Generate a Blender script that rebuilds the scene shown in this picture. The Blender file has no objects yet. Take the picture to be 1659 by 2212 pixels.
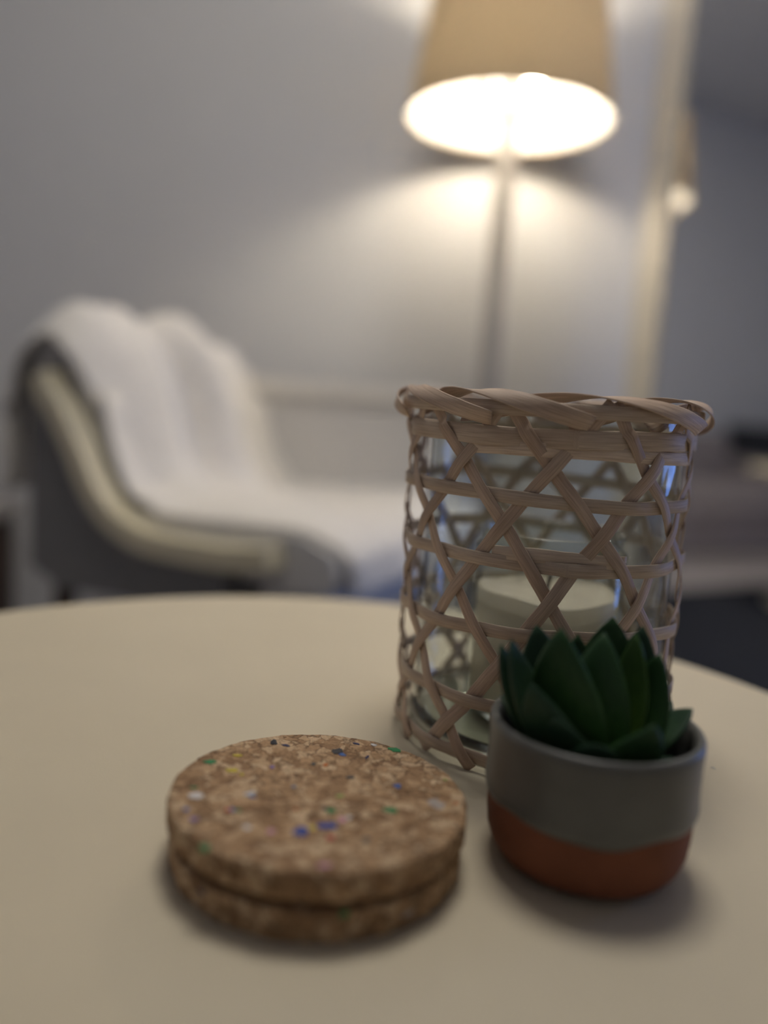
import bpy, bmesh, math, random
from mathutils import Vector, Matrix

random.seed(7)
R = math.radians
scn = bpy.context.scene
COL = scn.collection

# ------------------------------------------------------------------ camera, world, exposure
TH = 0.55                                   # height of the table top above the floor
CAM_H = TH + 0.165
cam_d = bpy.data.cameras.new('camera')
cam = bpy.data.objects.new('camera', cam_d)
COL.objects.link(cam)
cam_d.sensor_fit = 'VERTICAL'
cam_d.sensor_height = 36.0
cam_d.lens = 1750.0 / 2212.0 * 36.0
cam_d.clip_start = 0.01
cam.matrix_world = (Matrix.Translation((0, 0, CAM_H)) @ Matrix.Rotation(R(90 - 7.85), 4, 'X')
                    @ Matrix.Rotation(R(3.7), 4, 'Z'))
cam_d.dof.use_dof = True
cam_d.dof.focus_distance = 0.352
cam_d.dof.aperture_fstop = 2.1
scn.camera = cam

world = bpy.data.worlds.new('dusk_sky')
scn.world = world
world.use_nodes = True
wb = world.node_tree.nodes['Background']
wb.inputs['Color'].default_value = (0.16, 0.34, 1.0, 1)
wb.inputs['Strength'].default_value = 3.2

vs = scn.view_settings
vs.view_transform = 'Standard'
vs.look = 'None'
vs.gamma = 1.0
vs.use_curve_mapping = False
vs.exposure = 0.55

BULB_STRENGTH = 86.0
CEILING_FILL_STRENGTH = 10.6

cy = scn.cycles
cy.use_light_tree = False
cy.adaptive_threshold = 0.05
cy.max_bounces = 6
cy.diffuse_bounces = 3
cy.glossy_bounces = 4
cy.transmission_bounces = 6
cy.transparent_max_bounces = 16

# ------------------------------------------------------------------ helpers
def put(o, parent=None):
    COL.objects.link(o)
    if parent is not None:
        o.parent = parent
    return o

def tag(o, label=None, cat=None, group=None, kind=None):
    if label: o['label'] = label
    if cat: o['category'] = cat
    if group: o['group'] = group
    if kind: o['kind'] = kind
    return o

def empty(name, loc=(0, 0, 0), rz=0.0):
    o = bpy.data.objects.new(name, None)
    o.location = loc
    o.rotation_euler = (0, 0, rz)
    o.empty_display_size = 0.02
    return put(o)

def mesh_obj(name, verts, faces, mat, parent=None, smooth=True, uvs=None, loc=None):
    me = bpy.data.meshes.new(name)
    me.from_pydata([tuple(v) for v in verts], [], faces)
    me.update()
    if uvs:
        ul = me.uv_layers.new(name='UVMap')
        for lp in me.loops:
            ul.data[lp.index].uv = uvs[lp.vertex_index]
    if smooth:
        me.polygons.foreach_set('use_smooth', [True] * len(me.polygons))
    me.materials.append(mat)
    o = bpy.data.objects.new(name, me)
    if loc: o.location = loc
    return put(o, parent)

def bm_obj(name, bm, mat, parent=None, smooth=False, loc=None):
    bmesh.ops.recalc_face_normals(bm, faces=bm.faces[:])
    me = bpy.data.meshes.new(name)
    bm.to_mesh(me)
    bm.free()
    if smooth:
        me.polygons.foreach_set('use_smooth', [True] * len(me.polygons))
    me.materials.append(mat)
    o = bpy.data.objects.new(name, me)
    if loc: o.location = loc
    return put(o, parent)

def box_into(bm, x0, x1, y0, y1, z0, z1, bev=0.0, seg=2):
    r = bmesh.ops.create_cube(bm, size=1.0)
    vs_ = r['verts']
    bmesh.ops.scale(bm, vec=(x1 - x0, y1 - y0, z1 - z0), verts=vs_)
    bmesh.ops.translate(bm, vec=((x0 + x1) / 2, (y0 + y1) / 2, (z0 + z1) / 2), verts=vs_)
    if bev > 0:
        es = list({e for v in vs_ for e in v.link_edges})
        bmesh.ops.bevel(bm, geom=es, offset=bev, segments=seg, profile=0.5, affect='EDGES')

def box(name, x0, x1, y0, y1, z0, z1, mat, parent=None, bev=0.0, seg=2, smooth=False):
    bm = bmesh.new()
    box_into(bm, x0, x1, y0, y1, z0, z1, bev, seg)
    return bm_obj(name, bm, mat, parent, smooth)

def lathe(name, prof, mat, parent=None, n=96, loc=None, wob=None, smooth=True):
    """prof: list of (r, z); r == 0 makes a pole."""
    verts, faces, rings = [], [], []
    for (r, z) in prof:
        if r <= 1e-7:
            rings.append([len(verts)])
            verts.append((0, 0, z))
        else:
            ring = []
            for i in range(n):
                a = 2 * math.pi * i / n
                rr, zz = (r, z) if wob is None else wob(r, z, a)
                ring.append(len(verts))
                verts.append((rr * math.cos(a), rr * math.sin(a), zz))
            rings.append(ring)
    for A, B in zip(rings[:-1], rings[1:]):
        for i in range(n):
            j = (i + 1) % n
            if len(A) == 1 and len(B) == 1: continue
            if len(A) == 1: faces.append((A[0], B[i], B[j]))
            elif len(B) == 1: faces.append((A[i], A[j], B[0]))
            else: faces.append((A[i], A[j], B[j], B[i]))
    o = mesh_obj(name, verts, faces, mat, parent, smooth, loc=loc)
    bm = bmesh.new(); bm.from_mesh(o.data)
    bmesh.ops.recalc_face_normals(bm, faces=bm.faces[:])
    bm.to_mesh(o.data); bm.free()
    return o

def sharp(o, ang=35):
    md = o.modifiers.new('edge_split', 'EDGE_SPLIT')
    md.split_angle = R(ang)
    return o

def tube(name, pts, rad, mat, parent=None, n=12):
    verts, faces = [], []
    m = len(pts)
    pts = [Vector(p) for p in pts]
    rads = rad if isinstance(rad, (list, tuple)) else [rad] * m
    up = Vector((0.13, 0.31, 0.94)).normalized()
    for k in range(m):
        t = (pts[min(k + 1, m - 1)] - pts[max(k - 1, 0)]).normalized()
        if abs(t.dot(up)) > 0.98: u = Vector((1, 0, 0))
        else: u = up
        a = t.cross(u).normalized(); b = t.cross(a).normalized()
        for i in range(n):
            th = 2 * math.pi * i / n
            verts.append(pts[k] + (a * math.cos(th) + b * math.sin(th)) * rads[k])
    for k in range(m - 1):
        for i in range(n):
            j = (i + 1) % n
            faces.append((k * n + i, k * n + j, (k + 1) * n + j, (k + 1) * n + i))
    faces.append(tuple(range(n)))
    faces.append(tuple((m - 1) * n + i for i in range(n)))
    o = mesh_obj(name, verts, faces, mat, parent, True)
    bm = bmesh.new(); bm.from_mesh(o.data)
    bmesh.ops.recalc_face_normals(bm, faces=bm.faces[:])
    bm.to_mesh(o.data); bm.free()
    return sharp(o, 60)

def ribbon(name, pts, nrms, width, thick, mat, parent=None, closed=False, wvar=0.0, seed=0):
    rnd = random.Random(seed)
    m = len(pts)
    pts = [Vector(p) for p in pts]
    verts, faces, uvs = [], [], []
    L = 0.0
    ph = rnd.random() * 6
    for k in range(m):
        if closed: t = pts[(k + 1) % m] - pts[(k - 1) % m]
        else: t = pts[min(k + 1, m - 1)] - pts[max(k - 1, 0)]
        t.normalize()
        nn = Vector(nrms[k]).normalized()
        s = t.cross(nn).normalized()
        nn = s.cross(t).normalized()
        if k: L += (pts[k] - pts[k - 1]).length
        w = width * (1 + wvar * math.sin(ph + k * 0.45) + wvar * 0.5 * math.sin(2 * ph + k * 1.3))
        # slightly cupped cross-section, softened long edges
        sec = [(-.5, 0.0, 0), (-.46, .5, 0.04), (0, .56, .5), (.46, .5, .96), (.5, 0.0, 1), (.46, -.5, .96), (0, -.44, .5), (-.46, -.5, .04)]
        for (a, b, v) in sec:
            verts.append(pts[k] + s * (a * w) + nn * (b * thick))
            uvs.append((L + seed * 0.137, v * width))
    q = 8
    for k in range(m if closed else m - 1):
        k2 = (k + 1) % m
        for i in range(q):
            j = (i + 1) % q
            faces.append((k * q + i, k2 * q + i, k2 * q + j, k * q + j))
    if not closed:
        faces.append(tuple(range(q)))
        faces.append(tuple((m - 1) * q + i for i in reversed(range(q))))
    return mesh_obj(name, verts, faces, mat, parent, True, uvs=uvs)

def prism(name, outline, axis_o, U, V, Wv, w0, w1, mat, parent=None, bev=0.0):
    """outline in (u, v); extruded along Wv from w0 to w1."""
    bm = bmesh.new()
    def P(u, v, w): return Vector(axis_o) + Vector(U) * u + Vector(V) * v + Vector(Wv) * w
    a = [bm.verts.new(P(u, v, w0)) for u, v in outline]
    b = [bm.verts.new(P(u, v, w1)) for u, v in outline]
    n = len(outline)
    bm.faces.new(a); bm.faces.new(list(reversed(b)))
    for i in range(n):
        j = (i + 1) % n
        bm.faces.new((a[i], a[j], b[j], b[i]))
    if bev > 0:
        es = [e for e in bm.edges if len(e.link_faces) == 2 and e.calc_face_angle(0) > R(40)]
        bmesh.ops.bevel(bm, geom=es, offset=bev, segments=3, profile=.5, affect='EDGES')
    return bm_obj(name, bm, mat, parent)

# ------------------------------------------------------------------ materials
def new_mat(name):
    m = bpy.data.materials.new(name)
    m.use_nodes = True
    return m, m.node_tree, m.node_tree.nodes['Principled BSDF']

def N(nt, typ, **kw):
    n = nt.nodes.new(typ)
    for k, v in kw.items(): setattr(n, k, v)
    return n

def plain(name, col, rough=0.6, spec=0.5, metal=0.0, noise=0.0, nscale=40.0, bump=0.0, bscale=200.0, sheen=0.0):
    m, nt, b = new_mat(name)
    b.inputs['Roughness'].default_value = rough
    b.inputs['Specular IOR Level'].default_value = spec
    b.inputs['Metallic'].default_value = metal
    if sheen: b.inputs['Sheen Weight'].default_value = sheen
    tc = N(nt, 'ShaderNodeTexCoord')
    nz = N(nt, 'ShaderNodeTexNoise'); nz.inputs['Scale'].default_value = nscale
    nz.inputs['Detail'].default_value = 4
    nt.links.new(tc.outputs['Object'], nz.inputs['Vector'])
    rp = N(nt, 'ShaderNodeValToRGB')
    c0 = tuple(max(0, c * (1 - noise)) for c in col); c1 = tuple(min(1, c * (1 + noise)) for c in col)
    rp.color_ramp.elements[0].color = (*c0, 1); rp.color_ramp.elements[1].color = (*c1, 1)
    rp.color_ramp.elements[0].position = .3; rp.color_ramp.elements[1].position = .7
    nt.links.new(nz.outputs['Fac'], rp.inputs['Fac'])
    nt.links.new(rp.outputs['Color'], b.inputs['Base Color'])
    if bump:
        n2 = N(nt, 'ShaderNodeTexNoise'); n2.inputs['Scale'].default_value = bscale; n2.inputs['Detail'].default_value = 3
        nt.links.new(tc.outputs['Object'], n2.inputs['Vector'])
        bp = N(nt, 'ShaderNodeBump'); bp.inputs['Strength'].default_value = bump; bp.inputs['Distance'].default_value = .002
        nt.links.new(n2.outputs['Fac'], bp.inputs['Height'])
        nt.links.new(bp.outputs['Normal'], b.inputs['Normal'])
    return m

def wood(name, c0, c1, rough=.5, scale=(3, 30, 30)):
    m, nt, b = new_mat(name)
    b.inputs['Roughness'].default_value = rough
    tc = N(nt, 'ShaderNodeTexCoord'); mp = N(nt, 'ShaderNodeMapping')
    mp.inputs['Scale'].default_value = scale
    nt.links.new(tc.outputs['Object'], mp.inputs['Vector'])
    nz = N(nt, 'ShaderNodeTexNoise'); nz.inputs['Scale'].default_value = 2; nz.inputs['Detail'].default_value = 6
    nt.links.new(mp.outputs['Vector'], nz.inputs['Vector'])
    rp = N(nt, 'ShaderNodeValToRGB')
    rp.color_ramp.elements[0].color = (*c0, 1); rp.color_ramp.elements[1].color = (*c1, 1)
    nt.links.new(nz.outputs['Fac'], rp.inputs['Fac']); nt.links.new(rp.outputs['Color'], b.inputs['Base Color'])
    return m

def emit_mat(name, col, strength):
    m, nt, b = new_mat(name)
    b.inputs['Base Color'].default_value = (*col, 1)
    b.inputs['Emission Color'].default_value = (*col, 1)
    b.inputs['Emission Strength'].default_value = strength
    return m

def thin_glass(name, tint=(.97, .985, .975), refl=1.0):
    """thin pane: straight transmission with Fresnel reflection."""
    m, nt, b = new_mat(name)
    nt.nodes.remove(b)
    out = nt.nodes['Material Output']
    tr = N(nt, 'ShaderNodeBsdfTransparent'); tr.inputs['Color'].default_value = (*tint, 1)
    gl = N(nt, 'ShaderNodeBsdfGlossy'); gl.inputs['Roughness'].default_value = .02
    lw = N(nt, 'ShaderNodeLayerWeight'); lw.inputs['Blend'].default_value = .5
    pw = N(nt, 'ShaderNodeMath', operation='POWER'); pw.inputs[1].default_value = 4.0
    ma = N(nt, 'ShaderNodeMath', operation='MULTIPLY_ADD'); ma.inputs[1].default_value = .85 * refl; ma.inputs[2].default_value = .045
    mx = N(nt, 'ShaderNodeMixShader')
    nt.links.new(lw.outputs['Facing'], pw.inputs[0]); nt.links.new(pw.outputs[0], ma.inputs[0])
    nt.links.new(ma.outputs[0], mx.inputs['Fac'])
    nt.links.new(tr.outputs[0], mx.inputs[1]); nt.links.new(gl.outputs[0], mx.inputs[2])
    nt.links.new(mx.outputs[0], out.inputs['Surface'])
    return m

def bamboo_mat(name, c0, c1, c2):
    m, nt, b = new_mat(name)
    b.inputs['Roughness'].default_value = .55
    b.inputs['Specular IOR Level'].default_value = .35
    uv = N(nt, 'ShaderNodeUVMap'); mp = N(nt, 'ShaderNodeMapping')
    mp.inputs['Scale'].default_value = (60, 1500, 1)
    nt.links.new(uv.outputs['UV'], mp.inputs['Vector'])
    nz = N(nt, 'ShaderNodeTexNoise'); nz.inputs['Scale'].default_value = 1; nz.inputs['Detail'].default_value = 5
    nt.links.new(mp.outputs['Vector'], nz.inputs['Vector'])
    mp2 = N(nt, 'ShaderNodeMapping'); mp2.inputs['Scale'].default_value = (22, 60, 1)
    nt.links.new(uv.outputs['UV'], mp2.inputs['Vector'])
    n2 = N(nt, 'ShaderNodeTexNoise'); n2.inputs['Scale'].default_value = 1; n2.inputs['Detail'].default_value = 3
    nt.links.new(mp2.outputs['Vector'], n2.inputs['Vector'])
    rp = N(nt, 'ShaderNodeValToRGB')
    rp.color_ramp.elements[0].color = (*c0, 1); rp.color_ramp.elements[0].position = .3
    rp.color_ramp.elements[1].color = (*c1, 1); rp.color_ramp.elements[1].position = .65
    nt.links.new(nz.outputs['Fac'], rp.inputs['Fac'])
    rp2 = N(nt, 'ShaderNodeValToRGB')
    rp2.color_ramp.elements[0].color = (*c2, 1); rp2.color_ramp.elements[0].position = .3
    rp2.color_ramp.elements[1].color = (1, 1, 1, 1); rp2.color_ramp.elements[1].position = .55
    nt.links.new(n2.outputs['Fac'], rp2.inputs['Fac'])
    mx = N(nt, 'ShaderNodeMix', data_type='RGBA', blend_type='MULTIPLY'); mx.inputs['Factor'].default_value = .75
    nt.links.new(rp.outputs['Color'], mx.inputs['A']); nt.links.new(rp2.outputs['Color'], mx.inputs['B'])
    oi = N(nt, 'ShaderNodeObjectInfo')
    mr = N(nt, 'ShaderNodeMapRange'); mr.inputs['To Min'].default_value = .85; mr.inputs['To Max'].default_value = 1.15
    nt.links.new(oi.outputs['Random'], mr.inputs['Value'])
    hs = N(nt, 'ShaderNodeHueSaturation')
    nt.links.new(mr.outputs['Result'], hs.inputs['Value']); nt.links.new(mx.outputs['Result'], hs.inputs['Color'])
    nt.links.new(hs.outputs['Color'], b.inputs['Base Color'])
    bp = N(nt, 'ShaderNodeBump'); bp.inputs['Strength'].default_value = .5; bp.inputs['Distance'].default_value = .0003
    nt.links.new(nz.outputs['Fac'], bp.inputs['Height']); nt.links.new(bp.outputs['Normal'], b.inputs['Normal'])
    return m

def cork_mat(name, side=False):
    m, nt, b = new_mat(name)
    b.inputs['Roughness'].default_value = .8
    b.inputs['Specular IOR Level'].default_value = .25
    tc = N(nt, 'ShaderNodeTexCoord')
    nz = N(nt, 'ShaderNodeTexNoise'); nz.inputs['Scale'].default_value = 160; nz.inputs['Detail'].default_value = 3
    nt.links.new(tc.outputs['Object'], nz.inputs['Vector'])
    ad = N(nt, 'ShaderNodeVectorMath', operation='MULTIPLY_ADD')
    ad.inputs[1].default_value = (.010, .010, .010)
    nt.links.new(nz.outputs['Color'], ad.inputs[0]); nt.links.new(tc.outputs['Object'], ad.inputs[2])
    vo = N(nt, 'ShaderNodeTexVoronoi'); vo.inputs['Scale'].default_value = 225
    ve = N(nt, 'ShaderNodeTexVoronoi', feature='DISTANCE_TO_EDGE'); ve.inputs['Scale'].default_value = 225
    for v in (vo, ve): nt.links.new(ad.outputs[0], v.inputs['Vector'])
    sp = N(nt, 'ShaderNodeSeparateColor'); nt.links.new(vo.outputs['Color'], sp.inputs['Color'])
    rp = N(nt, 'ShaderNodeValToRGB')
    cr = rp.color_ramp
    cr.elements[0].color = (.285, .165, .085, 1); cr.elements[0].position = 0
    cr.elements[1].color = (.66, .48, .30, 1); cr.elements[1].position = 1
    e = cr.elements.new(.5); e.color = (.48, .305, .165, 1)
    nt.links.new(sp.outputs['Red'], rp.inputs['Fac'])
    # fine grain inside each granule
    n3 = N(nt, 'ShaderNodeTexNoise'); n3.inputs['Scale'].default_value = 700; n3.inputs['Detail'].default_value = 4
    nt.links.new(tc.outputs['Object'], n3.inputs['Vector'])
    r3 = N(nt, 'ShaderNodeMapRange'); r3.inputs['From Min'].default_value = .3; r3.inputs['From Max'].default_value = .7
    r3.inputs['To Min'].default_value = .72; r3.inputs['To Max'].default_value = 1.2
    nt.links.new(n3.outputs['Fac'], r3.inputs['Value'])
    m1 = N(nt, 'ShaderNodeMix', data_type='RGBA', blend_type='MULTIPLY'); m1.inputs['Factor'].default_value = 1
    nt.links.new(rp.outputs['Color'], m1.inputs['A']); nt.links.new(r3.outputs['Result'], m1.inputs['B'])
    # dark seams between granules, broken up by noise
    n4 = N(nt, 'ShaderNodeTexNoise'); n4.inputs['Scale'].default_value = 120
    nt.links.new(tc.outputs['Object'], n4.inputs['Vector'])
    th = N(nt, 'ShaderNodeMapRange'); th.inputs['From Min'].default_value = .38; th.inputs['From Max'].default_value = .66
    th.inputs['To Min'].default_value = .0; th.inputs['To Max'].default_value = .11
    nt.links.new(n4.outputs['Fac'], th.inputs['Value'])
    lt = N(nt, 'ShaderNodeMath', operation='LESS_THAN')
    nt.links.new(ve.outputs['Distance'], lt.inputs[0]); nt.links.new(th.outputs['Result'], lt.inputs[1])
    mf = N(nt, 'ShaderNodeMath', operation='MULTIPLY'); mf.inputs[1].default_value = .6
    nt.links.new(lt.outputs[0], mf.inputs[0])
    m2 = N(nt, 'ShaderNodeMix', data_type='RGBA'); m2.inputs['B'].default_value = (.085, .042, .02, 1)
    nt.links.new(mf.outputs[0], m2.inputs['Factor']); nt.links.new(m1.outputs['Result'], m2.inputs['A'])
    nt.links.new(m2.outputs['Result'], b.inputs['Base Color'])
    bp = N(nt, 'ShaderNodeBump'); bp.inputs['Strength'].default_value = .55; bp.inputs['Distance'].default_value = .0006
    inv = N(nt, 'ShaderNodeMath', operation='SUBTRACT'); 
    nt.links.new(n3.outputs['Fac'], inv.inputs[0]); nt.links.new(lt.outputs[0], inv.inputs[1])
    nt.links.new(inv.outputs[0], bp.inputs['Height']); nt.links.new(bp.outputs['Normal'], b.inputs['Normal'])
    return m

M = {}
M['wall'] = plain('wall_paint', (.70, .70, .70), .9, .2, noise=.01, nscale=3, bump=.05, bscale=150)
M['wall_brightened'] = plain('brightened_wall_paint', (.84, .84, .84), .9, .2, noise=.01, nscale=3)  # wall paint made paler so the dim walls in the mirror look brighter
M['ceiling'] = plain('ceiling_paint', (.85, .85, .85), .9, .2)
M['floor'] = wood('floor_boards', (.40, .36, .34), (.52, .47, .45), .55, (12, 1.2, 1))
M['skirting'] = plain('skirting_paint', (.62, .61, .60), .5)
M['rug'] = plain('charcoal_rug', (.035, .037, .045), .95, .1, noise=.25, nscale=120, bump=.4, bscale=500)
M['table'] = plain('cream_laminate', (.72, .635, .465), .55, .3, noise=.015, nscale=20, bump=.04, bscale=900)
M['table_base'] = plain('cream_metal', (.6, .56, .46), .4)
M['bamboo'] = bamboo_mat('bamboo_strip', (.50, .365, .265), (.72, .565, .435), (.78, .71, .66))
M['bamboo_band'] = bamboo_mat('bamboo_band', (.58, .445, .33), (.80, .66, .515), (.80, .75, .70))
M['glass'] = thin_glass('lantern_glass', (.955, .975, .965))
M['jar_glass'] = thin_glass('jar_glass', (.93, .95, .94), 1.0)
M['wax'] = plain('candle_wax', (.66, .58, .45), .5, .4)
M['wick'] = plain('wick', (.08, .06, .05), .9)
M['cork'] = cork_mat('cork')
M['cork_dark'] = plain('cork_lip', (.20, .10, .05), .9, .1, noise=.3, nscale=300)
M['terracotta'] = plain('terracotta', (.215, .075, .037), .75, .3, noise=.12, nscale=60, bump=.15, bscale=400)
M['glaze'] = plain('grey_glaze', (.118, .118, .105), .35, .5, noise=.16, nscale=45, bump=.06, bscale=120)
M['soil'] = plain('soil', (.012, .012, .010), .95, .1, noise=.4, nscale=300, bump=.8, bscale=600)

def leaf_mat(name, c0, c1):
    m, nt, b = new_mat(name)
    b.inputs['Roughness'].default_value = .5
    b.inputs['Specular IOR Level'].default_value = .28
    uv = N(nt, 'ShaderNodeUVMap'); sx = N(nt, 'ShaderNodeSeparateXYZ')
    nt.links.new(uv.outputs['UV'], sx.inputs['Vector'])
    nz = N(nt, 'ShaderNodeTexNoise'); nz.inputs['Scale'].default_value = 9; nz.inputs['Detail'].default_value = 3
    nt.links.new(uv.outputs['UV'], nz.inputs['Vector'])
    ad = N(nt, 'ShaderNodeMath', operation='MULTIPLY_ADD'); ad.inputs[1].default_value = .45
    nt.links.new(nz.outputs['Fac'], ad.inputs[0]); nt.links.new(sx.outputs['X'], ad.inputs[2])
    rp = N(nt, 'ShaderNodeValToRGB'); cr = rp.color_ramp
    cr.elements[0].position = .15; cr.elements[0].color = (*c0, 1)
    cr.elements[1].position = 1.2 if False else 1.0; cr.elements[1].color = (c1[0] * .45, c1[1] * .55, c1[2] * .7, 1)
    e = cr.elements.new(.62); e.color = (*c1, 1)
    nt.links.new(ad.outputs[0], rp.inputs['Fac']); nt.links.new(rp.outputs['Color'], b.inputs['Base Color'])
    return m
M['leaf'] = leaf_mat('succulent_leaf', (.030, .075, .016), (.050, .120, .030))
M['leaf_light'] = leaf_mat('succulent_leaf_light', (.060, .13, .022), (.095, .185, .030))
M['leaf_blue'] = leaf_mat('succulent_leaf_blue', (.030, .068, .022), (.055, .110, .045))

# ------------------------------------------------------------------ the room
X0, X1, Y0, Y1, ZC = -1.9, 2.1, -1.9, 2.015, 2.6
box('floor', X0 - .1, X1 + .1, Y0 - .1, Y1 + .1, -.1, 0, M['floor'])['kind'] = 'structure'
box('ceiling', X0 - .1, X1 + .1, Y0 - .1, Y1 + .1, ZC, ZC + .1, M['ceiling'])['kind'] = 'structure'
box('wall_back', X0 - .1, X1 + .1, Y1, Y1 + .1, 0, ZC, M['wall'])['kind'] = 'structure'
box('wall_front', X0 - .1, X1 + .1, Y0 - .1, Y0, 0, ZC, M['wall_brightened'])['kind'] = 'structure'
box('wall_left', X0 - .1, X0, Y0, Y1, 0, ZC, M['wall_brightened'])['kind'] = 'structure'
WY0, WY1, WZ0, WZ1 = .95, 1.65, .30, 1.25
bm = bmesh.new()
box_into(bm, X1, X1 + .1, Y0, WY0, 0, ZC)
box_into(bm, X1, X1 + .1, WY1, Y1, 0, ZC)
box_into(bm, X1, X1 + .1, WY0, WY1, 0, WZ0)
box_into(bm, X1, X1 + .1, WY0, WY1, WZ1, ZC)
bm_obj('wall_right', bm, M['wall_brightened'])['kind'] = 'structure'
win = empty('window_1', (X1 + .05, (WY0 + WY1) / 2, WZ0)); win['kind'] = 'structure'
bm = bmesh.new()
hw = (WY1 - WY0) / 2
for a, b_ in ((-hw, -hw + .05), (hw - .05, hw)):
    box_into(bm, -.03, .03, a, b_, 0, WZ1 - WZ0)
for a, b_ in ((0, .05), (.44, .48), (WZ1 - WZ0 - .05, WZ1 - WZ0)):
    box_into(bm, -.03, .03, -hw + .05, hw - .05, a, b_)
bm_obj('window_frame', bm, M['skirting'], win)
box('pane', -.003, .003, -hw + .05, hw - .05, .05, .44, thin_glass('window_pane'), win)
box('pane', -.003, .003, -hw + .05, hw - .05, .48, WZ1 - WZ0 - .05, bpy.data.materials['window_pane'], win)
box('baseboard_back', X0, X1, Y1 - .015, Y1, 0, .09, M['skirting'], bev=.003)['kind'] = 'structure'
box('baseboard_left', X0, X0 + .015, Y0, Y1 - .015, 0, .09, M['skirting'], bev=.003)['kind'] = 'structure'
# light entering through the window opening is sampled through a portal
pl = bpy.data.lights.new('window_portal', 'AREA'); pl.shape = 'RECTANGLE'
pl.size = WZ1 - WZ0; pl.size_y = WY1 - WY0; pl.cycles.is_portal = True
po = bpy.data.objects.new('window_portal', pl); po.location = (X1 + .12, (WY0 + WY1) / 2, (WZ0 + WZ1) / 2)
po.rotation_euler = (0, R(90), 0); COL.objects.link(po)

# round ceiling light, added out of view to fill the room with ambient light
cl = empty('ceiling_fill_light', (.06, .80, ZC))
tag(cl, 'round white ceiling fill light added out of view above the table and armchair', 'ceiling light')
M['white_metal'] = plain('white_enamel', (.8, .8, .8), .4)
lathe('housing', [(0, 0), (.325, 0), (.33, -.004), (.33, -.045), (.315, -.05), (.31, -.03), (0, -.03)], M['white_metal'], cl, 64)
lathe('diffuser', [(.3095, -.032), (.3095, -.048), (.29, -.056), (.15, -.062), (0, -.064)], emit_mat('diffuser_glow', (1.0, .95, .89), CEILING_FILL_STRENGTH), cl, 32)

rug = box('rug', -.40, .95, -.45, 1.57, 0.0005, .014, M['rug'], bev=.005)
tag(rug, 'dark charcoal rug spread on the floor under the round table', 'rug')

# ------------------------------------------------------------------ floor lamp
LX, LY, LZ, LR = .2036, 1.75, CAM_H + .579, .2068     # rim centre and radius
lamp = empty('floor_lamp', (LX, LY, 0))
tag(lamp, 'floor lamp with a glowing beige drum shade and grey pole behind the lantern', 'lamp')
Z0 = 0.0
M['pole'] = plain('brushed_grey_metal', (.33, .315, .30), .5, .4)
M['stem'] = plain('dark_bronze_stem', (.05, .042, .035), .5, .4)
M['bulb'] = emit_mat('bulb_glow', (1.0, .86, .67), BULB_STRENGTH)
def shade_mat(name, ca, cb, tl_fac):
    m, nt, b = new_mat(name)
    nt.nodes.remove(b)
    out = nt.nodes['Material Output']
    tc = N(nt, 'ShaderNodeTexCoord'); wv = N(nt, 'ShaderNodeTexNoise'); wv.inputs['Scale'].default_value = 90
    nt.links.new(tc.outputs['Object'], wv.inputs['Vector'])
    rp = N(nt, 'ShaderNodeValToRGB')
    rp.color_ramp.elements[0].color = (*ca, 1); rp.color_ramp.elements[1].color = (*cb, 1)
    nt.links.new(wv.outputs['Fac'], rp.inputs['Fac'])
    df = N(nt, 'ShaderNodeBsdfDiffuse'); tl = N(nt, 'ShaderNodeBsdfTranslucent')
    nt.links.new(rp.outputs['Color'], df.inputs['Color']); nt.links.new(rp.outputs['Color'], tl.inputs['Color'])
    mx = N(nt, 'ShaderNodeMixShader'); mx.inputs['Fac'].default_value = tl_fac
    nt.links.new(df.outputs[0], mx.inputs[1]); nt.links.new(tl.outputs[0], mx.inputs[2])
    nt.links.new(mx.outputs[0], out.inputs['Surface'])
    return m
M['shade'] = shade_mat('beige_shade_fabric', (.60, .49, .33), (.68, .56, .39), .5)
M['lining'] = shade_mat('white_shade_lining', (.84, .82, .78), (.86, .84, .80), .10)
SH_H, SH_T = .213, .178
lathe('shade', [(LR, LZ + Z0), (LR - .0, LZ + Z0 + .004), (SH_T, LZ + Z0 + SH_H)], M['shade'], lamp, 96)
lathe('lining', [(LR - .0025, LZ + Z0 + .001), (SH_T - .0025, LZ + Z0 + SH_H - .001)], M['lining'], lamp, 96)
lathe('shade_rim', [(LR + .001, LZ + Z0 - .001), (LR + .001, LZ + Z0 + .006), (LR - .003, LZ + Z0 + .006), (LR - .003, LZ + Z0 - .001), (LR + .001, LZ + Z0 - .001)], M['shade'], lamp, 96)
lathe('pole', [(0, 0.02), (.021, 0.02), (.021, LZ + Z0 - .01), (.0, LZ + Z0 - .008)], M['pole'], lamp, 32)
lathe('stem', [(0, LZ + Z0 - .009), (.012, LZ + Z0 - .009), (.012, LZ + Z0 + .195), (0, LZ + Z0 + .20)], M['stem'], lamp, 24)
lathe('base', [(0, 0), (.145, 0), (.15, .006), (.147, .016), (.03, .024), (.019, .045), (0, .045)], M['pole'], lamp, 64)
for s in (-1, 1):
    lathe('socket', [(0, 0), (.017, 0), (.017, .05), (0, .05)], M['pole'], lamp, 24, loc=(s * .045, 0, LZ + Z0 + .016))
    bz = LZ + Z0 + .062
    bulb = lathe('bulb', [(0, 0), (.013, .001), (.014, .016), (.026, .035), (.030, .052), (.026, .069), (.014, .079), (0, .082)], M['bulb'], lamp, 14, loc=(s * .045, 0, bz - .0))
tube('socket_arm', [(-.045, 0, LZ + Z0 + .020), (-.035, 0, LZ + Z0 + .010), (0, 0, LZ + Z0 + .006), (.035, 0, LZ + Z0 + .010), (.045, 0, LZ + Z0 + .020)], .007, M['pole'], lamp)
bmh = bmesh.new()
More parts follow.
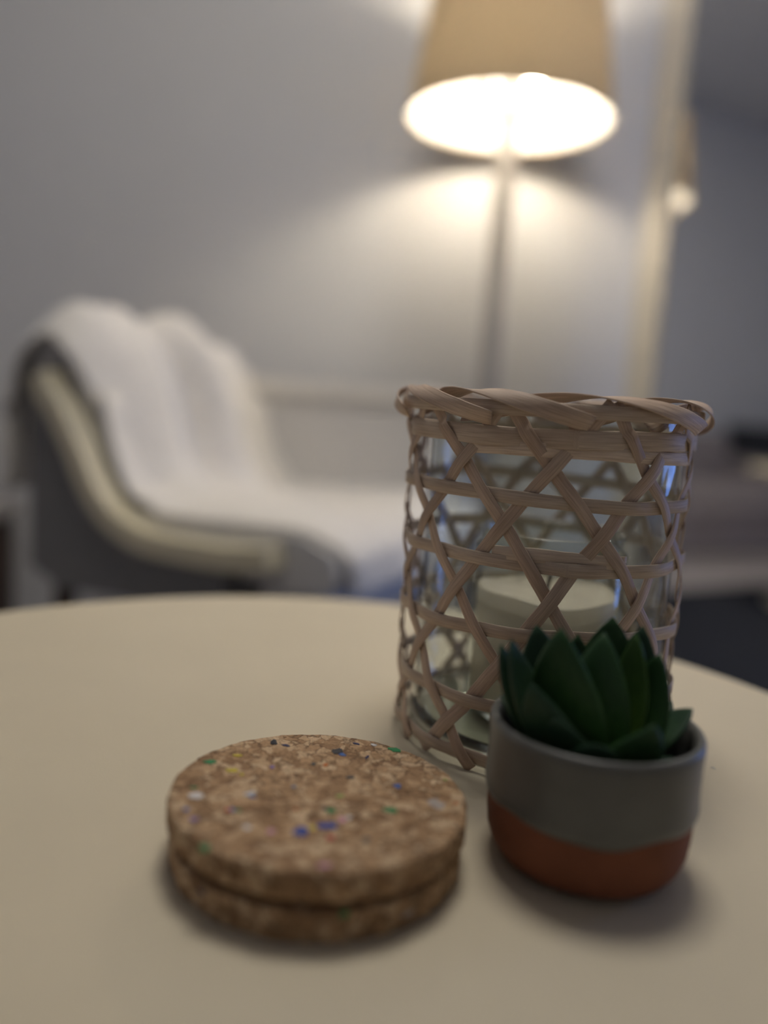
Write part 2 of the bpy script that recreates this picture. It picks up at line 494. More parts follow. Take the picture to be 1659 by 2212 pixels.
for k in range(3):
    a = R(90 + 120 * k)
    c, s_ = math.cos(a), math.sin(a)
    zt = LZ + Z0 + SH_H - .01
    vs_ = []
    for (u, v, w) in ((0, -.002, -.002), (0, .002, -.002), (0, .002, .002), (0, -.002, .002)):
        pass
    r0, r1 = .0, SH_T + .001
    q = [bmh.verts.new((c * r - s_ * t, s_ * r + c * t, zt + z)) for r in (r0, r1) for (t, z) in ((-.002, -.002), (.002, -.002), (.002, .002), (-.002, .002))]
    for i in range(4):
        j = (i + 1) % 4
        bmh.faces.new((q[i], q[j], q[4 + j], q[4 + i]))
bm_obj('shade_spider', bmh, M['pole'], lamp)
# ------------------------------------------------------------------ standing mirror
mn = Vector((.5362, .8441, 0)); mu = Vector((.8441, -.5362, 0))      # into the wall / along the mirror
p_left = Vector((.5502, 1.9361, 0))
mir = empty('standing_mirror', (p_left.x, p_left.y, 0), math.atan2(mu.y, mu.x))
tag(mir, 'tall standing mirror with a cream frame reflecting the glowing lamp', 'mirror')
M['frame'] = plain('cream_frame_paint', (.62, .58, .50), .5, .4)
m_, nt_, b_ = new_mat('mirror_silver')
b_.inputs['Metallic'].default_value = 1.0; b_.inputs['Roughness'].default_value = .01
tcn = N(nt_, 'ShaderNodeTexCoord'); nzn = N(nt_, 'ShaderNodeTexNoise'); nzn.inputs['Scale'].default_value = 2
rpn = N(nt_, 'ShaderNodeValToRGB'); rpn.color_ramp.elements[0].color = (.90, .91, .91, 1); rpn.color_ramp.elements[1].color = (.92, .93, .93, 1)
nt_.links.new(tcn.outputs['Object'], nzn.inputs['Vector']); nt_.links.new(nzn.outputs['Fac'], rpn.inputs['Fac']); nt_.links.new(rpn.outputs['Color'], b_.inputs['Base Color'])
M['mirror'] = m_
MW, MH, FW = .66, 1.95, .063
box('frame_side', 0, FW, -.012, .022, .0, MH, M['frame'], mir, .004)
box('frame_side', MW - FW, MW, -.012, .022, .0, MH, M['frame'], mir, .004)
box('frame_rail', FW, MW - FW, -.012, .022, .0, FW, M['frame'], mir, .004)
box('frame_rail', FW, MW - FW, -.012, .022, MH - FW, MH, M['frame'], mir, .004)
box('mirror_glass', FW - .006, MW - FW + .006, 0, .006, FW - .006, MH - FW + .006, M['mirror'], mir)
box('backing', FW - .006, MW - FW + .006, .007, .018, FW - .006, MH - FW + .006, M['pole'], mir)

# ------------------------------------------------------------------ armchair and throw
M['throw_pad'] = plain('off_white_arm_pad', (.90, .87, .81), .95, .15, noise=.04, nscale=50, sheen=.3)
AO = Vector((-.56, 1.32, 0)); AF = Vector((.905, -.425, 0)).normalized(); AS = Vector((.425, .905, 0)).normalized(); UZ = Vector((0, 0, 1))
chair = empty('armchair', (0, 0, 0))
tag(chair, 'pale grey low armchair with a bent blond wood side rail in front of the wall', 'armchair')
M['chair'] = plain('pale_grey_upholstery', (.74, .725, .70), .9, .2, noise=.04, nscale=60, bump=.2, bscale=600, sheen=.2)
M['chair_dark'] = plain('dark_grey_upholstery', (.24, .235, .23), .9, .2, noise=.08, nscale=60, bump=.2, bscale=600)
M['blond'] = wood('blond_bent_wood', (.74, .67, .47), (.82, .75, .55), .4, (4, 25, 25))
M['leg_wood'] = wood('dark_leg_wood', (.05, .03, .02), (.09, .055, .035), .5)
rail = [(-.020, .722), (-.007, .694), (.019, .665), (.055, .610), (.090, .550), (.125, .510), (.170, .484), (.222, .471), (.311, .468), (.38, .470), (.438, .478)]
def smooth_curve(p, n=4):
    out = []
    for i in range(len(p) - 1):
        p0 = p[max(i - 1, 0)]; p1 = p[i]; p2 = p[i + 1]; p3 = p[min(i + 2, len(p) - 1)]
        for k in range(n):
            t = k / n
            out.append(tuple(.5 * ((2 * b) + (-a + c) * t + (2 * a - 5 * b + 4 * c - d) * t * t + (-a + 3 * b - 3 * c + d) * t ** 3)
                             for a, b, c, d in zip(p0, p1, p2, p3)))
    out.append(p[-1])
    return out
def band_outline(curve, w):
    L_, R_ = [], []
    for i, (u, v) in enumerate(curve):
        a = curve[max(i - 1, 0)]; b = curve[min(i + 1, len(curve) - 1)]
        tx, ty = b[0] - a[0], b[1] - a[1]; l = math.hypot(tx, ty); nx, ny = -ty / l, tx / l
        L_.append((u + nx * w / 2, v + ny * w / 2)); R_.append((u - nx * w / 2, v - ny * w / 2))
    return L_ + R_[::-1]
rc = smooth_curve(rail)
prism('bent_rail', band_outline(rc, .034), AO, AF, UZ, AS, 0.0, .045, M['blond'], chair, .006)
prism('bent_rail', band_outline(rc, .034), AO, AF, UZ, AS, .56, .605, M['blond'], chair, .006)
# upholstered body behind and under the rail
body = [(-.045, .74), (-.02, .745)] + [(a + .012, z - .012) for a, z in rc[2:-6]] + [(.36, .43), (.36, .38), (.02, .37), (-.045, .40)]
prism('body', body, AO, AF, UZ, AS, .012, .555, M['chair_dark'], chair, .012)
# back cushion
bc = [(-.05, .46), (-.075, .60), (-.07, .75), (-.045, .79), (-.01, .808), (.025, .775), (.055, .70), (.085, .60), (.11, .52), (.13, .46)]
prism('back_cushion', smooth_curve(bc + [bc[0]], 3)[:-1], AO, AF, UZ, AS, .047, .50, M['chair'], chair, .02)
sc_ = [(.10, .44), (.10, .50), (.13, .515), (.30, .510), (.47, .508), (.520, .487), (.530, .455), (.52, .43), (.3, .425)]
prism('seat_cushion', sc_, AO, AF, UZ, AS, .047, .52, M['chair'], chair, .015)
prism('front_apron', [(.40, .36), (.40, .43), (.50, .43), (.50, .36)], AO, AF, UZ, AS, .05, .555, M['chair'], chair, .01)
arm = [(-.03, .40), (-.03, .70), (.0, .725), (.2, .725), (.40, .718), (.50, .70), (.53, .66), (.53, .40)]
prism('far_arm', arm, AO, AF, UZ, AS, .525, .63, M['chair'], chair, .025)
prism('arm_pad', [(-.02, .715), (-.015, .74), (.01, .748), (.40, .742), (.50, .728), (.54, .70), (.545, .67), (.52, .69), (.48, .708), (.40, .716)], AO, AF, UZ, AS, .515, .64, M['throw_pad'], chair, .006)
for (a, s) in ((.0, .05), (.0, .56), (.44, .05), (.44, .56)):
    p = AO + AF * a + AS * s
    q = p + AF * (.03 if a > .2 else -.03)
    tube('leg', [(q.x, q.y, .0142 if (q.x > -.41 and q.y < 1.59) else .0), (p.x, p.y, .39)], [.012, .02], M['leg_wood'], chair)

# throw blanket draped over back, seat and front
M['throw'] = plain('off_white_throw', (.90, .86, .79), .95, .15, noise=.05, nscale=50, bump=.4, bscale=350, sheen=.4)
path = smooth_curve([(-.115, .52), (-.112, .66), (-.09, .78), (-.04, .828), (-.005, .826), (.035, .785), (.065, .71), (.095, .61), (.13, .545), (.18, .518), (.28, .514), (.38, .516), (.47, .514), (.525, .492), (.537, .465), (.54, .44)], 6)
nu, nv = len(path), 64
V_, Fc = [], []
for i, (a, z) in enumerate(path):
    t = i / (nu - 1)
    pa = path[max(i - 1, 0)]; pb = path[min(i + 1, nu - 1)]
    tx, tz = pb[0] - pa[0], pb[1] - pa[1]; l = math.hypot(tx, tz)
    nx, nz = -tz / l, tx / l
    if nz < 0 and z > .8: nx, nz = -nx, -nz
    nx, nz = (tz / l * -1, tx / l) 
    near = .020 + .027 * min(1, max(0, (t - .30) / .1)) + (.02 * max(0, (t - .62) / .38)) + .004 * math.sin(9 * t)
    far = .565 - .03 * math.sin(5 * t)
    for j in range(nv):
        v = j / (nv - 1)
        s = near + (far - near) * v
        backw = math.exp(-((t - .42) / .20) ** 2)
        fold = .008 * backw * math.sin(2 * math.pi * (1.5 * v + .2 * t + .42)) + .006 * math.sin(2 * math.pi * (4.3 * v - 1.1 * t)) * (.35 + .65 * backw)
        fold += .010 * math.sin(2 * math.pi * (1.7 * t + .9 * v)) * (1 if t > .55 else .3)
        # deep crease down the back
        fold -= .055 * backw * math.exp(-((v - .42 - .10 * (t - .4)) / .075) ** 2)
        fold += .018 * backw * (math.exp(-((v - .27) / .08) ** 2) + math.exp(-((v - .58) / .08) ** 2))
        droop = 0
        if z > .70:
            droop = -.055 * max(0, (.16 - v) / .16) ** 1.6 - .075 * max(0, (v - .45) / .55) ** 1.6
        if t > .6:
            droop += .018 * v - .012
        d = .004 + fold * (.25 + .75 * min(1, v / .12)) + .010 * min(1, .3 + v / .1)
        P = AO + AF * (a + nx * d) + AS * s + UZ * (z + nz * d + droop)
        V_.append(P)
for i in range(nu - 1):
    for j in range(nv - 1):
        k = i * nv + j
        Fc.append((k, k + 1, k + nv + 1, k + nv))
throw = mesh_obj('throw_blanket', V_, Fc, M['throw'])
sol = throw.modifiers.new('thickness', 'SOLIDIFY'); sol.thickness = .008; sol.offset = 0
tag(throw, 'off white throw blanket draped over the back and seat of the armchair', 'blanket')

# ------------------------------------------------------------------ low cabinet at the far left, behind the armchair
cab = empty('low_cabinet', (-1.30, 1.76, 0))
tag(cab, 'low dark brown cabinet with a pale grey top at the left behind the armchair', 'cabinet')
M['cab_top'] = plain('pale_grey_board', (.36, .345, .34), .6)
M['cab'] = wood('dark_brown_wood', (.030, .014, .008), (.055, .028, .016), .5)
box('top', -.55, .42, -.19, .19, .385, .425, M['cab_top'], cab, .004)
box('body', -.53, .40, -.17, .19, .05, .385, M['cab'], cab, .003)
box('door', -.525, -.07, -.19, -.171, .06, .375, M['cab'], cab, .004)
box('door', -.06, .395, -.19, -.171, .06, .375, M['cab'], cab, .004)
for x in (-.50, .37):
    for y in (-.14, .16):
        box('foot', x - .02, x + .02, y - .02, y + .02, .0, .05, M['cab'], cab)

# ------------------------------------------------------------------ sofa on the left, seen only in the mirror
sofa = empty('sofa', (-1.42, -.40, 0), R(90))
tag(sofa, 'grey mauve sofa by the left wall, seen blurred in the mirror', 'sofa')
M['sofa'] = plain('mauve_grey_fabric', (.42, .37, .36), .9, .2, noise=.06)
M['sofa_dark'] = plain('dark_cushion_fabric', (.06, .062, .07), .9, .2)
box('seat', -.46, .46, -.36, .30, .14, .38, M['sofa'], sofa, .05, 3, True)
box('backrest', -.46, .46, .20, .43, .14, .64, M['sofa'], sofa, .06, 3, True)
box('armrest', -.62, -.46, -.36, .43, .05, .50, M['sofa'], sofa, .05, 3, True)
box('armrest', .46, .62, -.36, .43, .05, .50, M['sofa'], sofa, .05, 3, True)
for x in (-.55, .55):
    for y in (-.28, .36):
        box('foot', x - .025, x + .025, y - .025, y + .025, 0, .06, M['leg_wood'], sofa)
box('underframe', -.47, .47, -.33, .40, .03, .16, M['sofa'], sofa)
chest = empty('dark_chest', (-1.68, -1.36, 0), R(90))
tag(chest, 'dark grey chest of drawers by the left wall, seen in the mirror edge', 'chest')
box('carcass', -.30, .30, -.20, .20, .03, .70, M['sofa_dark'], chest, .004)
box('plinth', -.28, .28, -.17, .19, 0, .03, M['sofa_dark'], chest)
for k in range(3):
    dr = box('drawer', -.285, .285, -.218, -.201, .045 + .215 * k, .250 + .215 * k, M['sofa_dark'], chest, .003)
    box('handle', -.06, .06, -.232, -.2185, .145 + .215 * k, .160 + .215 * k, M['pole'], dr, .003)

# ------------------------------------------------------------------ round table
table = empty('round_table', (-.0337, .3344, .014))
tag(table, 'round cream table top in the foreground carrying lantern, cork box and plant', 'table')
TR = .3242; tz = TH - .014
lathe('table_top', [(0, tz), (TR - .006, tz), (TR - .002, tz - .0015), (TR, tz - .005), (TR, tz - .018), (TR - .003, tz - .022), (0, tz - .022)], M['table'], table, 160)
lathe('pedestal', [(0, .03), (.028, .03), (.028, tz - .022), (0, tz - .022)], M['table_base'], table, 48)
lathe('mounting_plate', [(0, tz - .034), (.11, tz - .034), (.11, tz - .0221), (0, tz - .0221)], M['table_base'], table, 48)
lathe('foot_plate', [(0, 0), (.20, 0), (.203, .006), (.198, .014), (.04, .026), (.028, .05), (0, .05)], M['table_base'], table, 64)

# ------------------------------------------------------------------ woven lantern
BX, BY = .0829, .4108
lan = empty('woven_lantern', (BX, BY, TH))
tag(lan, 'glass lantern wrapped in an open hexagonal weave of bamboo strips', 'lantern')
ZB = [.154, .127, .0984, .0662, .0336, .006]
ZK = [(-1.0, .170), (-.5, .154)]
for i in range(5):
    ZK.append((i, (ZB[i] + ZB[i + 1]) / 2)); ZK.append((i + .5, ZB[i + 1]))
ZK.append((4.72, .0005))
def z_of_w(w):
    for (w0, z0), (w1, z1) in zip(ZK[:-1], ZK[1:]):
        if w0 <= w <= w1:
            return z0 + (z1 - z0) * (w - w0) / (w1 - w0)
    return ZK[-1][1]
def b_rad(z):
    r = .0690
    if z > .150: r += .0030 * min(1.0, (z - .150) / .018) ** 1.2
    if z < .02: r += .0006 * (1 - z / .02)
    return r
def b_pt(phi, z, dr=0.0):
    r = b_rad(z) + dr
    cx = -.0216 * z
    return Vector((cx + r * math.sin(phi), -r * math.cos(phi), z))
def b_n(phi): return Vector((math.sin(phi), -math.cos(phi), 0))
DEL = .00095
PHI0 = R(-6.5)
for k in range(10):
    for fam in (1, -1):                       # 1: rises to the right, -1: rises to the left
        rnd = random.Random(100 * k + fam)
        off = R(rnd.uniform(-1.6, 1.6)); amp = R(rnd.uniform(-1.0, 1.0)); phs = rnd.random() * 6.3
        pts, nr = [], []
        n = 92
        for i in range(n + 1):
            w = -1.0 + (4.70 + 1.0) * i / n
            z = z_of_w(w)
            phi = PHI0 + R(36 * k) - fam * R(18) * w + off + amp * math.sin(phs + w * 1.7)
            dr = fam * DEL * math.cos(2 * math.pi * w)
            if w < -.6: dr = -.0012 if fam < 0 else -.0004
            pts.append(b_pt(phi, z, dr)); nr.append(b_n(phi))
        ribbon('bamboo_strip', pts, nr, .0061 * rnd.uniform(.92, 1.10), .0007, M['bamboo'], lan, wvar=.03, seed=k * 2 + (fam > 0))
for i, zb in enumerate(ZB):
    w = i - .5
    rnd = random.Random(i + 55)
    sgn = -math.cos(math.pi * (w - .5))
    pts, nr = [], []
    n = 180
    a1, p1 = rnd.uniform(.0006, .0014), rnd.random() * 6.3
    for j in range(n):
        phi = 2 * math.pi * j / n
        dr = DEL * sgn * math.sin(2 * math.pi * (phi - PHI0) / R(36))
        pts.append(b_pt(phi, zb + a1 * math.sin(phi + p1) + .0005 * math.sin(3 * phi + p1), dr)); nr.append(b_n(phi))
    wd = .0084 if i == 0 else .0061
    ribbon('bamboo_band', pts, nr, wd, .0008, M['bamboo_band'], lan, closed=True, wvar=.02, seed=30 + i)
# overlapping tail of the top band and of the third band
for (zz, f0, f1, dr, sd) in ((.1478, -38, 66, -.0002, 40), (.1022, -28, 22, -.0003, 41)):
    pts, nr = [], []
    for j in range(40):
        phi = R(f0 + (f1 - f0) * j / 39)
        pts.append(b_pt(phi, zz + .0008 * math.sin(j * .12), dr)); nr.append(b_n(phi))
    ribbon('bamboo_band', pts, nr, .0062, .0007, M['bamboo_band'], lan, wvar=.03, seed=sd)
# rim: two hoops and a spiral of wrapped strips
RZ = .1655
for (dr, wd, sd) in ((.0012, .0062, 50), (-.0062, .0060, 51)):
    pts, nr = [], []
    for j in range(160):
        phi = 2 * math.pi * j / 160
        pts.append(b_pt(phi, RZ + .0004 * math.sin(2 * phi), dr)); nr.append(b_n(phi))
    ribbon('rim_hoop', pts, nr, wd, .0011, M['bamboo_band'], lan, closed=True, seed=sd)
NW = 9
for k in range(NW):
    rnd = random.Random(k + 900)
    pts, nr = [], []
    ph0 = 360 / NW * k + rnd.uniform(-5, 5) - 8
    span = 96 + rnd.uniform(-8, 8)
    lift = rnd.uniform(0, .0010)
    for j in range(46):
        t = j / 45
        phi = R(ph0 + span * t)
        psi = R(222 - 262 * (t ** 1.05))
        cx_, cz_ = math.cos(psi), math.sin(psi)
        rr, hh = .0066 + lift, .0066 + lift
        zc = RZ - .0004
        base = b_pt(phi, RZ, -.0022)
        pts.append(base + b_n(phi) * (rr * cx_) + Vector((0, 0, zc - RZ + hh * cz_)))
        nr.append(b_n(phi) * (cx_ / rr) + Vector((0, 0, cz_ / hh)))
    ribbon('rim_wrap', pts, nr, .0084 * rnd.uniform(.9, 1.1), .0008, M['bamboo'], lan, wvar=.03, seed=60 + k)
# glass cylinder
GR, GH = .0630, .1665
lathe('glass_cylinder', [(GR - .002, .010), (GR, .004), (GR, .012), (GR, GH - .004), (GR + .0004, GH - .001), (GR - .0008, GH), (GR - .0022, GH - .001), (GR - .0024, GH - .005), (GR - .0024, .013), (GR - .006, .010)], M['glass'], lan, 128)
m_, nt_, b_ = new_mat('thick_glass')
b_.inputs['Base Color'].default_value = (.88, .95, .92, 1)
b_.inputs['Transmission Weight'].default_value = 1; b_.inputs['Roughness'].default_value = .01; b_.inputs['IOR'].default_value = 1.47
M['thick_glass'] = m_
lathe('glass_base', [(0, .0008), (GR - .006, .0008), (GR - .001, .0025), (GR - .0003, .0038), (GR - .002, .0095), (GR - .010, .0075), (0, .0065)], M['thick_glass'], lan, 96)

# candle jar standing inside
JX, JY = BX + .004, BY + .002
can = empty('candle_jar', (JX, JY, TH + .0070))
tag(can, 'pale wax candle in a clear glass jar standing inside the woven lantern', 'candle')
JR = .0385
lathe('jar', [(0, .0), (JR - .004, .0), (JR, .004), (JR, .088), (JR - .0025, .0905), (JR - .0025, .0955), (JR - .001, .0965), (JR - .002, .098), (JR - .0038, .0965), (JR - .0042, .090), (JR - .0022, .086)], M['jar_glass'], can, 96)
def waxwob(r, z, a):
    if z > .05: return r, z + .0012 * math.sin(2 * a + 1) * r / JR + .0008 * math.sin(5 * a) * r / JR
    return r, z
lathe('wax', [(0, .004), (JR - .0045, .004), (JR - .003, .007), (JR - .003, .0655), (JR - .0045, .0665), (JR - .010, .0645), (.012, .0635), (0, .0632)], M['wax'], can, 96, wob=waxwob)
tube('wick', [(0, 0, .060), (.0005, 0, .068), (.0018, .0006, .0735)], .0011, M['wick'], can, 8)

# ------------------------------------------------------------------ cork box
CX, CY, CR = -.0168, .2775, .0535
cork = empty('cork_box', (CX, CY, TH))
tag(cork, 'round lidded cork box speckled with coloured flecks on the cream table', 'box')
def disc(name, r, h, mat, parent, bev=.0012, wobble=.00025):
    return lathe(name, [(0, 0), (r - bev, 0), (r - bev * .3, bev * .3), (r, bev), (r, h - bev), (r - bev * .3, h - bev * .3), (r - bev, h), (r * .66, h), (r * .33, h), (0, h)], mat, parent, 160,
                 wob=lambda rr, zz, a: (rr * (1 + wobble / r * (math.sin(17 * a) + .7 * math.sin(41 * a + zz * 900) + .6 * math.sin(73 * a + 2))) if rr > r * .9 else rr, zz))
disc('box_base', CR - .0012, .0110, M['cork'], cork)
lathe('inner_lip', [(0, .0105), (CR - .008, .0105), (CR - .008, .0150), (0, .0150)], M['cork_dark'], cork, 96)
lid = disc('box_lid', CR, .0098, M['cork'], cork)
# lid rests on the base at the back right and stands a little open at the front left
lid.location = (0, 0, .0132)
lid.rotation_mode = 'QUATERNION'
lid.rotation_quaternion = Matrix.Rotation(R(1.55), 3, Vector((-.45, -.9, 0)).normalized().cross(Vector((0, 0, 1)))).to_quaternion()

fl_col = {'y': (.62, .50, .05), 'g': (.03, .25, .09), 'v': (.28, .20, .42), 'k': (.02, .02, .028), 'n': (.02, .026, .10), 'b': (.05, .14, .42),
          'w': (.70, .68, .66), 'o': (.55, .16, .03), 'd': (.08, .085, .09), 'l': (.35, .42, .12), 'r': (.48, .06, .05), 'p': (.62, .32, .42),
          'B': (.02, .065, .34), 's': (.28, .33, .42), 'c': (.50, .36, .25), 'e': (.42, .36, .32)}
fl_mat = {k: plain('fleck_' + k, c, .6, .4, noise=.12, nscale=400) for k, c in fl_col.items()}
# (x, y) on the lid, size along x and y in mm, colour
FLECKS = [(-.0345, .0247, 3.4, 2.0, 'y'), (-.0436, .0173, 4.6, 3.2, 'g'), (-.0341, .0112, 4.6, 2.7, 'y'), (-.030, .0086, 1.4, 1.4, 'y'),
 (-.0198, .0166, 1.7, 2.2, 'v'), (-.0224, .0401, 3.0, 4.4, 'k'), (-.0173, .038, 3.6, 1.6, 'n'), (.0041, .036, 3.6, 4.6, 'k'),
 (.0063, .033, 2.6, 2.6, 'b'), (.0163, .0323, 1.1, 2.8, 'n'), (.0113, .0453, 2.6, 1.3, 'n'), (.0186, .0454, 2.2, 1.8, 'w'),
 (.0279, .042, 5.6, 4.2, 'g'), (.0004, .0224, 2.1, 2.2, 'o'), (-.0045, .0222, 1.7, 2.2, 'd'), (.0104, .013, 2.9, 1.9, 'd'),
 (.0282, .0085, 2.6, 3.0, 'b'), (-.0097, .0016, 2.0, 1.6, 's'), (.0074, -.003, 2.7, 2.0, 'l'), (-.0426, -.0111, 4.2, 4.0, 'w'),
 (-.0247, -.0066, 4.0, 2.5, 'w'), (-.0234, -.0085, 2.6, 1.2, 'b'), (-.0448, -.0049, 3.0, 1.1, 'g'), (-.0433, -.0211, 2.2, 1.9, 'b'),
 (-.0395, -.0272, 3.3, 2.4, 'v'), (-.0299, -.0194, 1.8, 1.8, 'r'), (-.0282, -.019, 1.8, 1.9, 'b'), (-.0261, -.0191, 1.6, 1.6, 'g'),
 (-.0213, -.0299, 2.8, 2.6, 'w'), (-.0134, -.0313, 2.4, 3.0, 'p'), (-.0037, -.0299, 4.3, 4.4, 'B'), (.0042, -.0249, 5.4, 3.8, 'B'),
 (-.0001, -.0273, 1.8, 2.8, 'y'), (.0049, -.0142, 3.0, 3.6, 'g'), (.0028, -.0131, 1.8, 1.8, 'd'), (.0257, -.0105, 4.6, 3.0, 'g'),
 (.0094, -.0201, 3.0, 2.8, 'p'), (.0115, -.018, 1.8, 2.0, 'w'), (.0061, -.0325, 2.4, 2.6, 'r'), (.0181, -.0317, 2.1, 3.0, 'd'),
 (-.0319, -.0438, 3.0, 2.8, 'g'), (.0056, -.0491, 4.0, 2.0, 'p'), (.0495, -.0016, 1.9, 1.4, 'o'), (.0470, .0171, 1.8, 1.4, 'l'),
 (-.007, -.0153, 1.2, 1.4, 'o'), (.0247, -.0279, 9.0, 7.5, 'c'), (.0422, -.0034, 5.6, 6.5, 'e'),
 (-.015, .006, 5.5, 3.2, 'c'), (.014, .022, 4.8, 5.0, 'c'), (-.028, .020, 4.5, 3.0, 'c'), (.020, .002, 5.0, 3.4, 'c'), (-.006, .012, 6.0, 3.0, 'c'), (-.036, -.002, 6.5, 3.5, 'c')]
rnd = random.Random(21)
for (x, y, sx, sy, c) in FLECKS:
    n = 11
    ph = [rnd.uniform(.55, 1.12) for _ in range(n)]
    rot = rnd.uniform(-.5, .5)
    top, bot = [], []
    flat = .00012 if c in 'ce' else .00028
    for i in range(n):
        a = 2 * math.pi * i / n
        u, v = ph[i] * math.cos(a) * sx * .00068, ph[i] * math.sin(a) * sy * .00068
        u, v = u * math.cos(rot) - v * math.sin(rot), u * math.sin(rot) + v * math.cos(rot)
        top.append((u * .93, v * .93, flat)); bot.append((u, v, -.0006))
    verts = top + bot + [(0, 0, flat * 1.3)]
    faces = [(i, (i + 1) % n, 2 * n) for i in range(n)] + [(i, n + i, n + (i + 1) % n, (i + 1) % n) for i in range(n)]
    faces.append(tuple(n + i for i in reversed(range(n))))
    mesh_obj('fleck', verts, faces, fl_mat[c] if c not in 'c' else M['cork'], lid, False, loc=(x, y, .0098))
for (ang, z, sx, c) in ((-129, .0075, 3.2, 'n'), (-76, .0102, 3.6, 'g'), (-52, .005, 6.0, 'e')):
    a = R(ang); r = CR - .0012
    verts, faces = [], []
    n = 9
    for k, d in ((1, .0003), (1.05, -.0006)):
        for i in range(n):
            t = 2 * math.pi * i / n
            q = random.Random(i + int(ang)).uniform(.6, 1.1)
            aa = a + q * math.cos(t) * sx * .0005 / r
            verts.append(((r + d) * math.cos(aa), (r + d) * math.sin(aa), z + k * q * math.sin(t) * .0011))
    faces = [tuple(range(n))] + [(i, n + i, n + (i + 1) % n, (i + 1) % n) for i in range(n)]
    mesh_obj('fleck', verts, faces, fl_mat[c], cork, False)

# ------------------------------------------------------------------ potted succulent
PX, PY = .0830, .2863
PR, PH = .0385, .0535
plant = empty('potted_succulent', (PX, PY, TH))
tag(plant, 'green succulent in a small terracotta pot half dipped in grey glaze', 'plant')
def rp_(r, z): return (r * PR, z * PH)
pot = lathe('pot', [(0, 0)] + [rp_(*q) for q in ((.62, 0), (.74, .012), (.84, .055), (.905, .12), (.945, .20), (.962, .30), (.970, .42), (.976, .60), (.980, .95), (.972, .985), (.955, .994), (.93, .99), (.905, .96), (.89, .80), (.88, .62))] + [(0, .62 * PH)], M['terracotta'], plant, 128)
def gw(r, z, a):
    low = max(0.0, min(1.0, (.70 * PH - z) / (.30 * PH)))
    d = (.0016 * math.sin(a * 2 + 2.2) + .0009 * math.sin(a * 5 + 1) + .0005 * math.sin(a * 9))
    return r, z + d * low
lathe('glaze_band', [rp_(*q) for q in ((.968, .465), (.985, .47), (1.0, .487), (1.006, .515), (1.000, .56), (.995, .63), (.994, .80), (1.0, .93), (.999, .970), (.985, .994), (.955, 1.003), (.925, .994), (.900, .96), (.884, .86), (.878, .66))], M['glaze'], plant, 128, wob=gw)
lathe('soil', [(0, .70 * PH), (.5 * PR, .695 * PH), (.879 * PR, .68 * PH), (.879 * PR, .60 * PH), (0, .60 * PH)], M['soil'], plant, 64)

def leaf(tip, base, width, thick, bow, mat, parent, twist=0.0):
    """thick pointed leaf from base to tip; bow pushes the middle outward (away from the axis) or up."""
    tip, base = Vector(tip), Vector(base)
    ctrl = (tip + base) / 2 + Vector(bow)
    n, q = 15, 12
    axis_up = Vector((0, 0, 1))
    verts, faces, uvs = [], [], []
    for k in range(n):
        t = k / (n - 1)
        t2 = .002 + .996 * t
        p = base * (1 - t2) ** 2 + ctrl * 2 * t2 * (1 - t2) + tip * t2 ** 2
        tg = ((ctrl - base) * (1 - t2) + (tip - ctrl) * t2).normalized()
        out = Vector((p.x, p.y, 0))
        if out.length < 1e-4: out = Vector((0, -1, 0))
        out.normalize()
        inw = (axis_up * .9 - out * .8)                       # inner face looks to the axis and up
        inw = (inw - tg * inw.dot(tg)).normalized()
        side = tg.cross(inw).normalized()
        if twist:
            rm = Matrix.Rotation(twist, 3, tg); inw = rm @ inw; side = rm @ side
        wv = (.50 + .5 * math.sin(math.pi * min(1, t / .9) * .62)) if t < .5 else None
        prof = math.sin(math.pi * (.20 + .80 * t ** 1.05)) ** .80 if t < .999 else 0.0
        prof = max(.012, prof)
        w = width * .5 * prof
        h = thick * .5 * (.25 + .75 * prof) if t < .97 else thick * .5 * .12
        for i in range(q):
            a = 2 * math.pi * i / q
            cs, sn = math.cos(a), math.sin(a)
            y = sn * h
            if sn > 0: y = sn * h * .35 - (1 - abs(cs)) * h * .15
            verts.append(p + side * (cs * w) + inw * y)
            uvs.append((t, .5 + .5 * cs))
    for k in range(n - 1):
        for i in range(q):
            j = (i + 1) % q
            faces.append((k * q + i, k * q + j, (k + 1) * q + j, (k + 1) * q + i))
    faces.append(tuple(reversed(range(q)))); faces.append(tuple((n - 1) * q + i for i in range(q)))
    o = mesh_obj('leaf', verts, faces, mat, parent, True, uvs=uvs)
    bm = bmesh.new(); bm.from_mesh(o.data)
    bmesh.ops.recalc_face_normals(bm, faces=bm.faces[:])
    bm.to_mesh(o.data); bm.free()
    return o

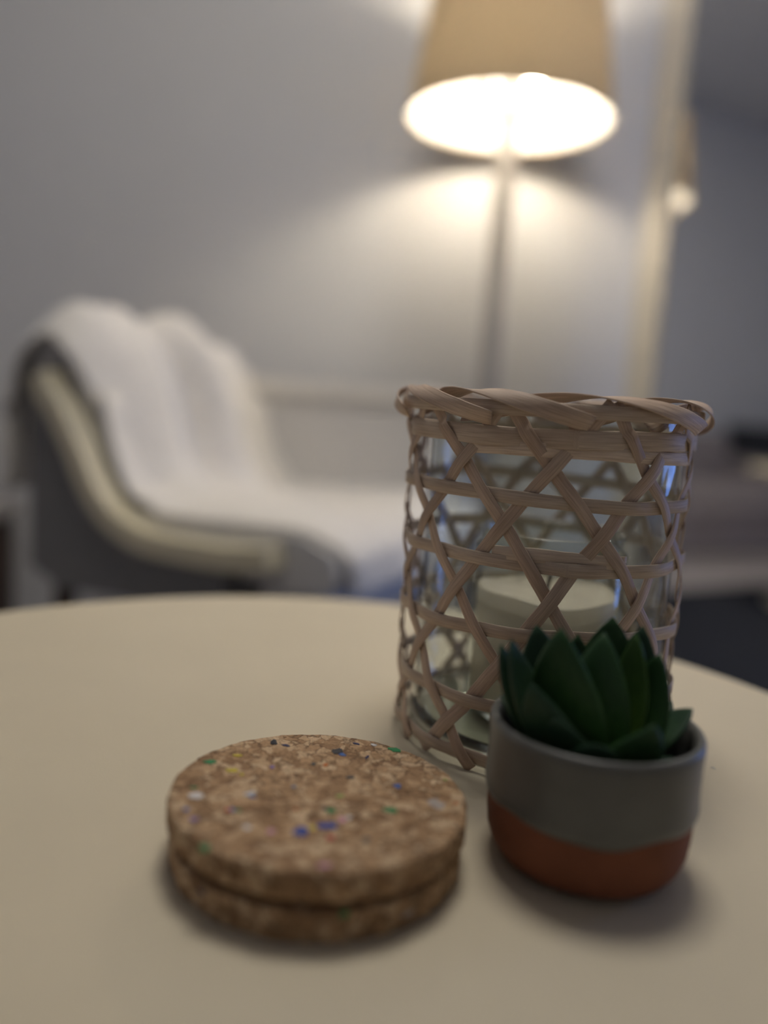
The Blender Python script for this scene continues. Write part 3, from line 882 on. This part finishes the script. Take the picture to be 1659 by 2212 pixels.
# tips in table coordinates (x, y, height above the table)
LEAVES = [  # tip, base offset direction, width, thick, mat
 ((.0454, .285, .0801), .016, .0150, .0060, 'leaf_blue'), ((.0481, .280, .0840), .013, .0175, .0062, 'leaf_blue'),
 ((.0607, .300, .0843), .009, .0200, .0060, 'leaf_blue'), ((.0651, .278, .0898), .006, .0225, .0070, 'leaf'),
 ((.0768, .300, .0816), .006, .0170, .0060, 'leaf'), ((.0893, .300, .0891), .006, .0230, .0064, 'leaf'),
 ((.0824, .285, .0872), .003, .0200, .0066, 'leaf'), ((.1004, .298, .0870), .009, .0180, .0060, 'leaf_blue'),
 ((.0948, .288, .0867), .006, .0160, .0060, 'leaf_light'), ((.1031, .285, .0806), .010, .0185, .0062, 'leaf'),
 ((.1087, .300, .0663), .013, .0150, .0056, 'leaf_blue'), ((.1154, .300, .0574), .014, .0130, .0055, 'leaf_blue'),
 ((.1175, .285, .0606), .012, .0150, .0060, 'leaf_blue'), ((.0945, .258, .0640), .010, .0170, .0064, 'leaf'),
 ((.0630, .266, .0612), .012, .0150, .0058, 'leaf_blue'), ((.0487, .295, .0572), .016, .0130, .0055, 'leaf_blue'),
 ((.1040, .264, .0500), .014, .0150, .0056, 'leaf_blue'), ((.0545, .268, .0722), .012, .0150, .0058, 'leaf_blue'),
 ((.0760, .258, .0560), .012, .0150, .0056, 'leaf_blue'), ((.0850, .318, .0700), .012, .0170, .0056, 'leaf'), ((.0680, .314, .0660), .013, .0160, .0056, 'leaf_blue')]
for (tp, bo, wd, tk, mt) in LEAVES:
    t = Vector((tp[0] - PX, tp[1] - PY, tp[2]))
    d = Vector((t.x, t.y, 0)); d.normalize()
    b = d * (bo * .55) + Vector((0, 0, .036))
    up = max(0.0, t.z - .055)
    bow = d * (.0045 + .05 * up) + Vector((0, 0, -.003 if t.z > .062 else .004))
    leaf(t, b, wd * 1.3, tk * 1.25, bow, M[mt], plant, twist=.75 * max(-1, min(1, t.x / .022)) * (1 if t.z > .063 else .25) * (-.8 if t.y < -.007 else 1))

# ------------------------------------------------------------------ small crumbs on the table
M['crumb'] = plain('pale_crumb', (.92, .90, .85), .7)
def crumb(x, y, L, rot, label):
    verts = [(-.5 * L, 0, .0), (0, -.2 * L, .0), (.5 * L, 0, 0), (0, .22 * L, 0), (-.28 * L, 0, .16 * L), (.25 * L, .02 * L, .2 * L)]
    faces = [(0, 1, 4), (1, 5, 4), (1, 2, 5), (2, 3, 5), (3, 4, 5), (3, 0, 4), (3, 2, 1, 0)]
    o = mesh_obj('crumb', verts, faces, M['crumb'], None, False, loc=(x, y, TH))
    o.rotation_euler = (0, 0, rot)
    return tag(o, label, 'crumb')
crumb(.166, .3705, .0030, -.6, 'tiny white paper crumb on the table right of the lantern')
